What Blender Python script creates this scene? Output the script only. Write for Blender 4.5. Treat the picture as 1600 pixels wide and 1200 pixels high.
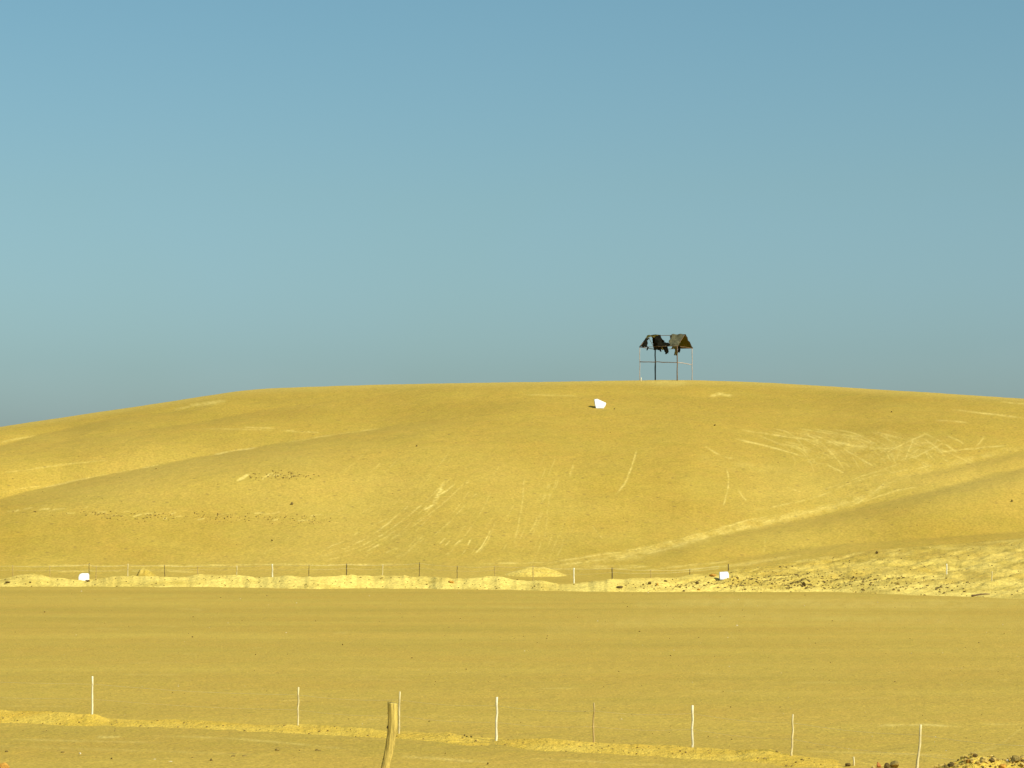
import bpy, bmesh, math, random
import numpy as np
from mathutils import Vector, Matrix

for o in list(bpy.data.objects):
    bpy.data.objects.remove(o, do_unlink=True)
scene = bpy.context.scene
COL = scene.collection
R = math.radians
random.seed(7)

# ------------------------------------------------------------------ camera
CAM_H = 7.1          # eye height above the flat field (standing on the road embankment)
FPX = 4000.0         # focal length, photograph pixels (1600 wide)
HOR = 794.0          # photograph row of the true horizon
cd = bpy.data.cameras.new('camera')
cam = bpy.data.objects.new('camera', cd)
COL.objects.link(cam)
cam.location = (0, 0, CAM_H)
cam.rotation_euler = (R(90), 0, 0)
cd.sensor_width = 36.0
cd.lens = FPX / 1600.0 * 36.0
cd.shift_y = (HOR - 600.0) / 1600.0
cd.clip_start = 0.5
cd.clip_end = 30000
scene.camera = cam
scene.render.resolution_x = 1024
scene.render.resolution_y = 768

# ------------------------------------------------------------------ sky, sun, exposure
SUN_EL, SUN_AZ = 42.0, 130.0      # azimuth clockwise from the view direction (+Y)
world = bpy.data.worlds.new("World")
scene.world = world
world.use_nodes = True
wn = world.node_tree
wn.nodes.clear()
wo = wn.nodes.new('ShaderNodeOutputWorld')
bg = wn.nodes.new('ShaderNodeBackground')
sk = wn.nodes.new('ShaderNodeTexSky')
sk.sky_type = 'NISHITA'
sk.sun_disc = False
sk.sun_elevation = R(SUN_EL)
sk.sun_rotation = R(SUN_AZ)
sk.altitude = 0
sk.air_density = 1.0
sk.dust_density = 2.2
sk.ozone_density = 1.0
# dusty desert air: colour of the haze layer by elevation, the same all round
tc = wn.nodes.new('ShaderNodeTexCoord')
sep = wn.nodes.new('ShaderNodeSeparateXYZ')
rmp = wn.nodes.new('ShaderNodeValToRGB')
mul = wn.nodes.new('ShaderNodeMixRGB')
mul.blend_type = 'MULTIPLY'
mul.inputs[0].default_value = 1.0
wn.links.new(tc.outputs['Generated'], sep.inputs[0])
hz = wn.nodes.new('ShaderNodeTexNoise')
hz.inputs['Scale'].default_value = 6.0
hz.inputs['Detail'].default_value = 5
hmap = wn.nodes.new('ShaderNodeMapRange')
for i_, v_ in enumerate((0.3, 0.7, -0.012, 0.012)):
    hmap.inputs[i_ + 1].default_value = v_
hadd = wn.nodes.new('ShaderNodeMath'); hadd.operation = 'ADD'
wn.links.new(tc.outputs['Generated'], hz.inputs['Vector'])
wn.links.new(hz.outputs['Fac'], hmap.inputs[0])
wn.links.new(hmap.outputs[0], hadd.inputs[0])
wn.links.new(sep.outputs['Z'], hadd.inputs[1])
wn.links.new(hadd.outputs[0], rmp.inputs[0])
SKYR = [(0.00, (0.76, 0.90, 1.00)), (0.03, (0.66, 0.84, 0.97)), (0.06, (0.575, 0.755, 0.83)), (0.12, (0.565, 0.74, 0.72)),
        (0.19, (0.53, 0.745, 0.715)), (0.45, (0.50, 0.72, 0.76)), (1.0, (0.50, 0.72, 0.80))]
els = rmp.color_ramp.elements
while len(els) < len(SKYR):
    els.new(0.5)
for e, (p, c) in zip(els, SKYR):
    e.position = p
    e.color = (*c, 1)
wn.links.new(sk.outputs[0], mul.inputs[1])
wn.links.new(rmp.outputs[0], mul.inputs[2])
wn.links.new(mul.outputs[0], bg.inputs[0])
bg.inputs[1].default_value = 0.12
wn.links.new(bg.outputs[0], wo.inputs[0])

sd = bpy.data.lights.new('sun', 'SUN')
sd.energy = 3.7
sd.angle = R(0.5)
sd.color = (1.0, 0.95, 0.86)
sun = bpy.data.objects.new('sun', sd)
COL.objects.link(sun)
sdir = Vector((math.sin(R(SUN_AZ)) * math.cos(R(SUN_EL)), math.cos(R(SUN_AZ)) * math.cos(R(SUN_EL)), math.sin(R(SUN_EL))))
sun.rotation_euler = sdir.to_track_quat('Z', 'Y').to_euler()
sun.location = sdir * 200

vs = scene.view_settings
vs.view_transform = 'Standard'
vs.look = 'None'
vs.exposure = 0.37
vs.gamma = 1.0
vs.use_curve_mapping = False

# ------------------------------------------------------------------ helpers
def tag(o, label=None, cat=None, group=None, kind=None):
    if label: o['label'] = label
    if cat: o['category'] = cat
    if group: o['group'] = group
    if kind: o['kind'] = kind
    return o

def link(name, me, mat, parent=None):
    o = bpy.data.objects.new(name, me)
    COL.objects.link(o)
    if mat is not None:
        me.materials.clear()
        me.materials.append(mat)
    if parent is not None:
        o.parent = parent
    return o

def empty(name, loc):
    o = bpy.data.objects.new(name, None)
    o.empty_display_size = 0.3
    COL.objects.link(o)
    o.location = loc
    return o

def hash2(ix, iy, seed):
    h = (ix.astype(np.int64) * 374761393 + iy.astype(np.int64) * 668265263 + seed * 974634777) & 0xFFFFFFFF
    h = ((h ^ (h >> 13)) * 1274126177) & 0xFFFFFFFF
    h = h ^ (h >> 16)
    return (h & 0xFFFFFF) / float(0xFFFFFF)

def vnoise(x, y, seed=0):
    ix = np.floor(x); iy = np.floor(y)
    fx = x - ix; fy = y - iy
    fx = fx * fx * (3 - 2 * fx); fy = fy * fy * (3 - 2 * fy)
    a = hash2(ix, iy, seed); b = hash2(ix + 1, iy, seed)
    c = hash2(ix, iy + 1, seed); d = hash2(ix + 1, iy + 1, seed)
    return (a * (1 - fx) + b * fx) * (1 - fy) + (c * (1 - fx) + d * fx) * fy - 0.5

def fbm(x, y, seed=0, octs=4, gain=0.5):
    s = 0.0; a = 1.0
    for k in range(octs):
        s = s + a * vnoise(x * 2 ** k + 17.3 * k, y * 2 ** k - 9.1 * k, seed + k)
        a *= gain
    return s

def sstep(a, b, x):
    t = np.clip((x - a) / (b - a), 0, 1)
    return t * t * (3 - 2 * t)

def line(pts):
    xs = np.array([p[0] for p in pts], float); ys = np.array([p[1] for p in pts], float)
    return lambda x: np.interp(x, xs, ys)

def grid_mesh(name, X, Y, Z, attrs=None, wrap=False):
    nr, nc = X.shape
    co = np.stack([X, Y, Z], -1).reshape(-1, 3).astype(np.float32)
    idx = np.arange(nr * nc).reshape(nr, nc)
    if wrap:
        idx = np.concatenate([idx, idx[:, :1]], 1)
    a = idx[:-1, :-1]; b = idx[:-1, 1:]; c = idx[1:, 1:]; d = idx[1:, :-1]
    q = np.stack([a, b, c, d], -1).reshape(-1, 4).astype(np.int32)
    me = bpy.data.meshes.new(name)
    me.vertices.add(len(co)); me.vertices.foreach_set('co', co.ravel())
    me.loops.add(q.size); me.loops.foreach_set('vertex_index', q.ravel())
    me.polygons.add(len(q)); me.polygons.foreach_set('loop_start', np.arange(0, q.size, 4, dtype=np.int32))
    me.polygons.foreach_set('use_smooth', np.ones(len(q), dtype=bool))
    me.update(calc_edges=True)
    for k, v in (attrs or {}).items():
        at = me.attributes.new(k, 'FLOAT', 'POINT')
        at.data.foreach_set('value', np.clip(v, 0, 1).astype(np.float32).ravel())
    return me

def strokes(px, py, lst, out):
    """pale loose sand along scuffs and wheel tracks; lst of (points, half width, strength)"""
    for pts, hw, st in lst:
        pts = [(float(a), float(b)) for a, b in pts]
        if len(pts) > 2:                      # rounded, not cornered
            for _ in range(2):
                q = [pts[0]]
                for a, b in zip(pts[:-1], pts[1:]):
                    q += [(a[0] * .75 + b[0] * .25, a[1] * .75 + b[1] * .25), (a[0] * .25 + b[0] * .75, a[1] * .25 + b[1] * .75)]
                pts = q + [pts[-1]]
        x0 = min(p[0] for p in pts) - 4 * hw - 2; x1 = max(p[0] for p in pts) + 4 * hw + 2
        y0 = min(p[1] for p in pts) - 4 * hw - 2; y1 = max(p[1] for p in pts) + 4 * hw + 2
        m = (px > x0) & (px < x1) & (py > y0) & (py < y1)
        if not m.any():
            continue
        qx = px[m]; qy = py[m]
        best = np.full(qx.shape, 1e9)
        along = np.zeros(qx.shape)
        segl = [math.hypot(b[0] - a[0], b[1] - a[1]) for a, b in zip(pts[:-1], pts[1:])]
        tot = sum(segl) + 1e-9
        run = 0.0
        wob = 1.2 * vnoise(qx * 0.09, qy * 0.09, 5)
        for (ax, ay), (bx, by) in zip(pts[:-1], pts[1:]):
            dx, dy = bx - ax, by - ay
            t = np.clip(((qx - ax) * dx + (qy - ay) * dy) / (dx * dx + dy * dy + 1e-9), 0, 1)
            d = np.hypot(qx - ax - t * dx + wob, qy - ay - t * dy + 0.6 * wob)
            along = np.where(d < best, (run + t * math.hypot(dx, dy)) / tot, along)
            best = np.minimum(best, d)
            run += math.hypot(dx, dy)
        v = st * np.exp(-(best / (hw * (1 + .5 * vnoise(qx * .05, qy * .1, 13)))) ** 2) * np.clip(0.82 + 1.0 * vnoise(qx * 0.07, qy * 0.15, 11) + .8 * vnoise(qx * 0.35, qy * 0.5, 12), 0.05, 1.1)
        v = v * np.clip(8 * along * (1 - along), 0.25 if hw < 2 else .6, 1)
        out[m] = np.maximum(out[m], v)
    return out

# ------------------------------------------------------------------ materials
def nodes_of(m):
    m.use_nodes = True
    nt = m.node_tree
    nt.nodes.clear()
    out = nt.nodes.new('ShaderNodeOutputMaterial')
    b = nt.nodes.new('ShaderNodeBsdfPrincipled')
    nt.links.new(b.outputs[0], out.inputs[0])
    b.inputs['Specular IOR Level'].default_value = 0.15
    return nt, b

def noise_node(nt, vec, scale, detail=4, rough=0.55, mapscale=None):
    n = nt.nodes.new('ShaderNodeTexNoise')
    n.inputs['Scale'].default_value = scale
    n.inputs['Detail'].default_value = detail
    n.inputs['Roughness'].default_value = rough
    if mapscale:
        mp = nt.nodes.new('ShaderNodeMapping')
        mp.inputs['Scale'].default_value = mapscale
        nt.links.new(vec, mp.inputs[0])
        vec = mp.outputs[0]
    nt.links.new(vec, n.inputs['Vector'])
    return n.outputs['Fac']

def remap(nt, val, a, b, c, d):
    m = nt.nodes.new('ShaderNodeMapRange')
    for i, v in enumerate((a, b, c, d)):
        m.inputs[i + 1].default_value = v
    nt.links.new(val, m.inputs[0])
    return m.outputs[0]

def mixc(nt, fac, a, b, mode='MIX'):
    m = nt.nodes.new('ShaderNodeMixRGB')
    m.blend_type = mode
    for i, v in enumerate((fac, a, b)):
        if isinstance(v, (int, float)):
            m.inputs[i].default_value = v
        elif isinstance(v, tuple):
            m.inputs[i].default_value = (*v, 1)
        else:
            nt.links.new(v, m.inputs[i])
    return m.outputs[0]

GRAVEL = (0.432, 0.300, 0.041)
PALE = (0.70, 0.52, 0.125)
def sand_material(name, base=GRAVEL, pale=PALE, streak=(0.02, 0.35, 1.0), streak_amt=0.5, fine=22.0, coarse=3.0, bump=0.5, grain=0.32):
    m = bpy.data.materials.new(name)
    nt, b = nodes_of(m)
    geo = nt.nodes.new('ShaderNodeNewGeometry')
    pos = geo.outputs['Position']
    at = nt.nodes.new('ShaderNodeAttribute'); at.attribute_name = 'disturbed'
    # gravel lag: darker, greener, redder patches
    n1 = noise_node(nt, pos, 1.0, 5, 0.6, streak)
    c = mixc(nt, remap(nt, n1, 0.36, 0.64, 0, 1), (base[0] * (1 - .22 * streak_amt), base[1] * (1 - .22 * streak_amt), base[2] * (1 - .25 * streak_amt)),
             (base[0] * (1 + .20 * streak_amt), base[1] * (1 + .20 * streak_amt), base[2] * (1 + .3 * streak_amt)))
    n2 = noise_node(nt, pos, 0.13, 4, 0.6)
    c = mixc(nt, remap(nt, n2, 0.35, 0.65, 0, 0.55), c, (base[0] * 1.05, base[1] * 0.94, base[2] * 0.95))
    n3 = noise_node(nt, pos, coarse, 4, 0.65)
    c = mixc(nt, remap(nt, n3, 0.40, 0.66, 0, 0.35), c, (base[0] * 0.80, base[1] * 0.88, base[2] * 0.62))
    # loose pale sand where the crust is broken
    n4 = noise_node(nt, pos, 1.7, 4, 0.7)
    ad = nt.nodes.new('ShaderNodeMath'); ad.operation = 'MULTIPLY'
    nt.links.new(at.outputs['Fac'], ad.inputs[0])
    nt.links.new(remap(nt, n4, 0.3, 0.7, 0.75, 1.25), ad.inputs[1]); ad.use_clamp = True
    c = mixc(nt, ad.outputs[0], c, pale)
    # pebbles and grains
    n5 = noise_node(nt, pos, fine, 2, 0.7)
    g = remap(nt, n5, 0.25, 0.75, 1 - grain, 1 + grain)
    cmb = nt.nodes.new('ShaderNodeCombineXYZ')
    for i in range(3):
        nt.links.new(g, cmb.inputs[i])
    c = mixc(nt, 1.0, c, cmb.outputs[0], 'MULTIPLY')
    vor = nt.nodes.new('ShaderNodeTexVoronoi')
    vor.inputs['Scale'].default_value = coarse * 0.8
    nt.links.new(pos, vor.inputs['Vector'])
    sp = remap(nt, vor.outputs['Distance'], 0.05, 0.16, 0.45, 0)
    c = mixc(nt, sp, c, (0.20, 0.13, 0.035))
    nt.links.new(c, b.inputs['Base Color'])
    b.inputs['Roughness'].default_value = 0.95
    bp = nt.nodes.new('ShaderNodeBump')
    bp.inputs['Strength'].default_value = bump
    bp.inputs['Distance'].default_value = 0.05
    nt.links.new(n5, bp.inputs['Height'])
    bp2 = nt.nodes.new('ShaderNodeBump')
    bp2.inputs['Strength'].default_value = bump
    bp2.inputs['Distance'].default_value = 0.16
    nt.links.new(n3, bp2.inputs['Height'])
    nt.links.new(bp.outputs[0], bp2.inputs['Normal'])
    nt.links.new(bp2.outputs[0], b.inputs['Normal'])
    return m

def plain_material(name, col, var=0.25, scale=8.0, rough=0.85, second=None, stretch=None, bump=0.3, spec=0.15):
    m = bpy.data.materials.new(name)
    nt, b = nodes_of(m)
    tcn = nt.nodes.new('ShaderNodeTexCoord')
    n = noise_node(nt, tcn.outputs['Object'], scale, 5, 0.6, stretch)
    lo = tuple(v * (1 - var) for v in col)
    hi = second or tuple(min(1, v * (1 + var)) for v in col)
    c = mixc(nt, remap(nt, n, 0.33, 0.67, 0, 1), lo, hi)
    nt.links.new(c, b.inputs['Base Color'])
    b.inputs['Roughness'].default_value = rough
    b.inputs['Specular IOR Level'].default_value = spec
    bp = nt.nodes.new('ShaderNodeBump'); bp.inputs['Strength'].default_value = bump; bp.inputs['Distance'].default_value = 0.02
    nt.links.new(n, bp.inputs['Height'])
    nt.links.new(bp.outputs[0], b.inputs['Normal'])
    return m

M_FIELD = sand_material('gravel_flat', base=(0.472, 0.320, 0.047), streak=(0.016, 0.11, 1.0), streak_amt=0.48, fine=9.0, coarse=1.6)
M_HILL = sand_material('hill_sand', base=(0.42, 0.282, 0.038), streak=(0.035, 0.05, 0.3), streak_amt=0.4, fine=3.6, coarse=0.7, bump=0.4, grain=0.22)
M_BANK = sand_material('loose_sand', base=(0.44, 0.300, 0.041), pale=(0.78, 0.575, 0.125), streak=(0.2, 0.2, 0.5), streak_amt=0.7, fine=5.0, coarse=1.3, bump=0.8)
M_NBANK = sand_material('orange_sand', base=(0.60, 0.39, 0.045), pale=(0.66, 0.45, 0.065), streak=(0.3, 0.5, 1.0), streak_amt=0.5, fine=14.0, coarse=3.0, bump=0.7)
M_DARKROCK = plain_material('dark_clod', (0.13, 0.085, 0.022), 0.4, 9)
M_BROWNROCK = plain_material('brown_clod', (0.27, 0.185, 0.042), 0.4, 7)
M_BROWNROCK2 = plain_material('dusty_dark_clod', (0.16, 0.11, 0.028), 0.35, 7)
M_ORANGE = plain_material('orange_clod', (0.48, 0.24, 0.035), 0.35, 7)
M_RED = plain_material('red_clod', (0.44, 0.17, 0.04), 0.3, 7)
M_PALESTONE = plain_material('pale_stone', (0.72, 0.62, 0.40), 0.2, 7)
M_SANDROCK = plain_material('sandy_clod', (0.52, 0.36, 0.085), 0.35, 5)
M_WHITE = plain_material('white_paint', (0.82, 0.82, 0.79), 0.10, 3, 0.7, bump=0.4)
M_POST = plain_material('bleached_stick', (0.66, 0.54, 0.25), 0.2, 6, 0.8, stretch=(3, 3, 0.6))
M_POSTW = plain_material('white_stick', (0.78, 0.70, 0.44), 0.1, 6, 0.8, stretch=(3, 3, 0.6))
M_POSTT = plain_material('tan_stick', (0.44, 0.31, 0.11), 0.3, 6, 0.8, stretch=(3, 3, 0.6))
M_POSTD = plain_material('dark_stick', (0.15, 0.11, 0.04), 0.35, 6, 0.8, stretch=(3, 3, 0.6))
M_TIMBER = plain_material('dry_timber', (0.60, 0.43, 0.095), 0.38, 16, 0.85, stretch=(4, 4, 0.22), bump=0.9)
M_KNOT = plain_material('timber_knot', (0.13, 0.085, 0.03), 0.3, 14)
M_WIRE = plain_material('pale_wire', (0.70, 0.60, 0.30), 0.1, 2, 0.5)
M_POLE_P = plain_material('pinkish_pole', (0.42, 0.34, 0.26), 0.2, 4)
M_POLE_B = plain_material('brown_pole', (0.17, 0.105, 0.05), 0.25, 4)
M_POLE_K = plain_material('black_shaded_pole', (0.022, 0.028, 0.024), 0.3, 4)  # black paint, with the post's shade put into the colour
M_CLOTHG = plain_material('grey_tarpaulin', (0.105, 0.095, 0.045), 0.3, 2.2, 0.8)
M_CLOTHO = plain_material('olive_tarpaulin', (0.080, 0.082, 0.007), 0.3, 1.4, 0.8, second=(0.12, 0.085, 0.009))
M_CLOTHK = plain_material('black_tarpaulin', (0.010, 0.011, 0.006), 0.4, 2.0, 0.9, second=(0.020, 0.016, 0.009), spec=0.0)

# ------------------------------------------------------------------ terrain shapes
def emb(Y):       # road embankment the photographer stands on
    return np.interp(Y, [-70, -24, 15, 33, 38, 63, 66], [0, 5.4, 5.4, 3.2, 2.75, 0.06, 0.0])

def unproj(px, D):
    return (np.asarray(px) - 800.0) / FPX * D

def zrow(py, D):
    return CAM_H + (HOR - np.asarray(py)) / FPX * D

# ---- ground: one sheet, polar round the camera, to the horizon
azf = np.arctan(np.linspace(-0.212, 0.212, 900))
azs = np.concatenate([azf, np.linspace(azf[-1], 2 * math.pi + azf[0], 90)[1:-1]])
rr = np.concatenate([[0.5, 4, 8, 12, 15, 20, 26, 31, 34, 38, 45, 52],
                     FPX * CAM_H / (np.linspace(1285, 898, 400) - HOR),
                     [300, 340, 400, 480, 600, 800, 1200, 2000, 4000, 9000]])
A, RR = np.meshgrid(azs, rr)
GX = np.sin(A) * RR; GY = np.cos(A) * RR
GZ = emb(GY)
near = sstep(50, 62, RR) * (1 - sstep(300, 500, RR))
GZ = GZ + near * (0.05 * fbm(GX * 0.12, GY * 0.25, 3, 4) + 0.035 * fbm(GX * 1.1, GY * 1.3, 9, 3))
front = GY > 40
gpx = np.where(front, 800 + FPX * GX / np.maximum(GY, 1), -9999)
gpy = np.where(front, HOR + FPX * (CAM_H - GZ) / np.maximum(GY, 1), -9999)
gd = np.zeros_like(GX)
S = []
S.append(([(1372, 1134), (1410, 1133), (1440, 1132), (1470, 1134), (1502, 1135)], 1.8, 0.9))
S.append(([(1530, 1132), (1600, 1131)], 1.2, 0.4))
S.append(([(1240, 1173), (1340, 1176), (1500, 1181)], 1.5, 0.45))
S.append(([(1500, 1182), (1560, 1167), (1578, 1152), (1605, 1130)], 1.3, 0.35))
S.append(([(630, 1182), (680, 1185), (760, 1191)], 2.2, 0.6))
S.append(([(0, 1154), (120, 1158), (250, 1160)], 1.3, 0.45))
S.append(([(240, 1150), (330, 1152), (420, 1158), (560, 1172)], 1.5, 0.5))
S.append(([(150, 1152), (190, 1151)], 1.6, 0.8))
S.append(([(0, 1166), (200, 1172), (420, 1180)], 2.0, 0.25))
S.append(([(820, 1184), (960, 1192), (1100, 1199)], 1.3, 0.4))
S.append(([(0, 1093), (60, 1093)], 1.0, 0.35))
S.append(([(0, 1103), (120, 1104)], 1.0, 0.35))
S.append(([(840, 1076), (900, 1075)], 1.0, 0.35))
S.append(([(1240, 1067), (1330, 1066)], 1.0, 0.35))
S.append(([(575, 1124), (595, 1124)], 1.0, 0.5))
S.append(([(430, 1095), (480, 1094)], 1.0, 0.4))
S.append(([(1000, 945), (1150, 940), (1400, 945), (1600, 942)], 7.0, 0.30))
S.append(([(860, 985), (1100, 962), (1300, 965), (1600, 975)], 9.0, 0.18))
S.append(([(1110, 945), (1135, 985), (1160, 1010)], 1.5, 0.18))
rg = random.Random(4)
for k in range(60):
    x = rg.uniform(0, 1600); y = rg.uniform(930, 1130); L = rg.uniform(20, 130)
    S.append(([(x, y), (x + L, y + rg.uniform(-2, 2))], rg.uniform(0.7, 1.4), rg.uniform(0.08, 0.28)))
gd = strokes(gpx, gpy, [(p, h, q * .7) for p, h, q in S], gd)
me = grid_mesh('ground', GX, GY, GZ, {'disturbed': gd}, wrap=True)
tag(link('ground', me, M_FIELD), kind='structure')

def ground_at(px, py, lift=0.0):
    D = FPX * CAM_H / (py - HOR)
    for _ in range(12):
        z = float(emb(np.array([D]))[0])
        D = FPX * (CAM_H - z) / (py - HOR)
    return Vector((float(unproj(px, D)), D, z + lift))

# ---- hill
SIL = line([(-2300, 903), (-1500, 880), (-800, 800), (-300, 716), (0, 667), (100, 652), (200, 637), (300, 622), (370, 611), (420, 606.5),
            (500, 603.5), (600, 601), (700, 599), (800, 597), (900, 596), (980, 594.5), (1040, 593.5), (1090, 594), (1200, 598), (1300, 604), (1400, 610),
            (1500, 616.5), (1600, 623), (2000, 652), (2600, 760), (3300, 880), (3900, 903)])
FOLDS = [  # (line, strength along x, width below)
    (line([(-200, 745), (0, 697), (57, 682), (120, 669), (175, 656), (225, 651), (275, 645), (340, 630)]), line([(-400, 0.28), (-50, 1.12), (180, 1.12), (275, 0.63), (330, 0.0)]), 13),
    (line([(-100, 735), (100, 691), (200, 677), (300, 662), (400, 644), (520, 628), (640, 620)]), line([(0, 0.0), (120, 0.49), (250, 0.77), (400, 0.7), (520, 0.42), (640, 0.0)]), 12),
    (line([(-200, 830), (0, 781), (25, 775), (100, 756), (200, 738), (300, 718), (394, 701), (487, 687), (581, 673), (650, 660), (760, 645)]), line([(-300, 0.28), (0, 0.77), (100, 1.19), (450, 1.19), (580, 0.84), (680, 0.42), (800, 0.0)]), 20),
    (line([(1300, 760), (1400, 748), (1462, 736), (1532, 722), (1600, 707), (1800, 670)]), line([(1380, 0), (1450, .4), (1600, .7), (1900, 0)]), 8),
    (line([(900, 884), (950, 875), (1025, 860), (1100, 843), (1150, 834), (1207, 822), (1275, 810), (1354, 793), (1433, 773), (1518, 752), (1600, 734), (1900, 690)]), line([(930, 0), (1050, .25), (1150, .55), (1300, .9), (1600, .95), (2100, 0)]), 10),
    (line([(1050, 880), (1192, 868), (1320, 852), (1433, 843), (1600, 831), (1900, 810)]), line([(1080, 0), (1200, .5), (1500, .7), (1900, .5), (2200, 0)]), 12),
    (line([(300, 700), (700, 640), (900, 618), (1200, 622), (1400, 634), (1600, 652)]), line([(500, 0), (800, .18), (1300, .2), (1500, .15), (1600, 0)]), 26),
]
cx = np.concatenate([np.linspace(-2300, -60, 60)[:-1], np.linspace(-60, 1660, 1500), np.linspace(1660, 3900, 60)[1:]])
NR = 430
YB = 914.0
sil = SIL(cx)
k5 = np.ones(41) / 41.0
inner = (cx > -60) & (cx < 1660)
ss = sil.copy(); tmp = np.convolve(np.pad(sil, 20, mode='edge'), k5, 'valid'); ss[inner] = tmp[inner]
sil = ss + 0.5 * vnoise(cx * 0.02, cx * 0, 21) * inner
sv = np.linspace(0, 1, NR)[:, None]
HY = YB + (sil[None, :] - YB) * sv
HPX = np.repeat(cx[None, :], NR, 0)
w = 0.20 + 0.5 * np.exp(-np.maximum(905 - HY, 0) / 12) + 0.24 * sstep(770, 620, HY) + 1.0 * np.exp(-(HY - sil[None, :]) / 6.0)
for ln, am, sg in FOLDS:
    d = HY - ln(cx)[None, :] + 1.2 * vnoise(HPX * 0.012, HPX * 0, 31)
    f = np.where(d >= 0, np.exp(-np.maximum(d, 0) / sg), np.exp(-(d / 1.5) ** 2))
    lift = np.exp(-((d + 12) / 11.0) ** 2)
    a = am(cx)[None, :]
    area = 0.75 * a * (sg + 1.3)
    wide = np.where(d < 0, 0.55 * np.exp(-(d / 45.0) ** 2), np.exp(-(d / 75.0) ** 2)) * a * 0.75 * (sg + 1.3) / (0.886 * 120.0)
    w = w + 0.62 * a * f - 0.62 * wide
w = np.maximum(w, 0.09) * (1 + 0.14 * fbm(HPX * 0.004, HY * 0.02, 41, 3))
dy = -np.diff(HY, axis=0, prepend=HY[:1])
HD = 252.0 + np.cumsum(w * dy, axis=0)
# smooth depth across columns a little
kk = np.hanning(37); kk /= kk.sum()
HDp = np.pad(HD, ((0, 0), (18, 18)), mode='edge')
HDs = np.apply_along_axis(lambda r: np.convolve(r, kk, 'valid'), 1, HDp)
HD = HDs
HZ = CAM_H + (HOR - HY) / FPX * HD
HX = (HPX - 800) / FPX * HD
rough = sstep(905, 890, HY)
bump = 0.05 * fbm(HX * 0.9, HD * 0.9, 51, 3) + 0.16 * fbm(HX * 0.12, HD * 0.16, 61, 3)
HZ = HZ + bump * rough * (1 - 0.8 * np.exp(-(HY - sil[None, :]) / 3.0))
# disturbed sand on the hill: wheel tracks, scuffs, digs
T = []
def t(hw, st, *p): T.append((list(p), hw, st))
t(1.3, .55, (487, 874), (537, 859), (575, 840), (600, 824), (631, 796))
t(1.1, .4, (500, 878), (550, 866), (595, 845), (640, 815))
t(1.2, .5, (506, 859), (540, 845)); t(1.4, .75, (569, 863), (594, 850)); t(1.1, .5, (550, 838), (566, 829))
t(1.1, .5, (600, 865), (625, 855)); t(1.1, .5, (656, 848), (664, 841)); t(1.2, .6, (687, 851), (697, 840))
t(1.2, .5, (695, 853), (703, 845)); t(1.2, .65, (709, 854), (720, 843)); t(1.2, .7, (731, 852), (737, 840))
t(1.2, .7, (737, 868), (750, 859), (761, 840), (769, 824)); t(1.1, .5, (722, 867), (728, 858)); t(1.0, .4, (695, 866), (703, 862))
t(1.2, .3, (400, 876), (430, 855), (470, 830))
t(1.2, .9, (662, 798), (678, 788)); t(3.2, 1.0, (678, 787), (683, 777), (686, 771)); t(2.6, .9, (686, 772), (692, 758)); t(1.3, 1.0, (684, 776), (698, 766), (710, 757))
t(1.8, 1.0, (372, 751), (382, 746), (392, 740)); t(1.8, 1.0, (408, 750), (416, 745), (425, 740))
t(1.2, .6, (425, 744), (440, 741)); t(1.2, .45, (448, 746), (466, 740))
t(1.0, .6, (631, 797), (638, 790)); t(1.0, .4, (728, 756), (733, 754)); t(1.0, .4, (739, 776), (745, 771)); t(1.0, .35, (560, 832), (610, 808))
t(2.6, .5, (1290, 688), (1330, 697), (1405, 703)); t(1.3, .5, (480, 876), (560, 858), (620, 822), (680, 770), (705, 740))
t(1.2, .35, (545, 868), (620, 842), (690, 790), (740, 742)); t(1.2, .35, (640, 866), (690, 830), (740, 775)); t(1.2, .3, (700, 868), (745, 815), (772, 760))
t(1.3, .4, (800, 862), (815, 800), (820, 740)); t(1.1, .3, (850, 850), (856, 800), (860, 750)); t(1.2, .4, (745, 868), (765, 842), (775, 812))
for k in range(120):                      # downslope striations
    x = rg.uniform(560, 900); y = rg.uniform(700, 850); L = rg.uniform(15, 50)
    sl = 0.25 + (900 - x) / 380.0
    t(rg.uniform(.8, 1.3), rg.uniform(.10, .34), (x, y), (x - L * sl * .6, y + L * .6), (x - L * sl * 1.2, y + L))
# left: shelf with scuffed line
for k in range(46):
    x = rg.uniform(-10, 520); y = 795 + x * 0.028 + rg.uniform(-5, 8)
    t(1.1, rg.uniform(.2, .6), (x, y), (x + rg.uniform(6, 26), y - rg.uniform(0.5, 4)))
t(1.2, .4, (0, 740), (60, 731), (105, 725), (180, 719))
t(1.1, .25, (300, 672), (345, 670), (420, 673), (500, 677)); t(1.0, .4, (395, 671), (410, 672)); t(1.0, .45, (440, 673), (462, 674)); t(1.0, .45, (478, 675), (500, 677)); t(1.0, .45, (380, 668), (440, 671))
t(1.3, .55, (218, 732), (250, 726)); t(1.3, .65, (330, 712), (362, 705), (402, 699)); t(1.2, .4, (50, 765), (150, 744), (230, 730))
t(1.2, .35, (0, 690), (56, 680)); t(2.5, .45, (300, 634), (325, 630), (350, 627)); t(1.5, .35, (270, 640), (300, 636))
t(1.2, .3, (0, 770), (70, 757)); t(1.2, .3, (440, 692), (520, 680), (600, 668))
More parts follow.
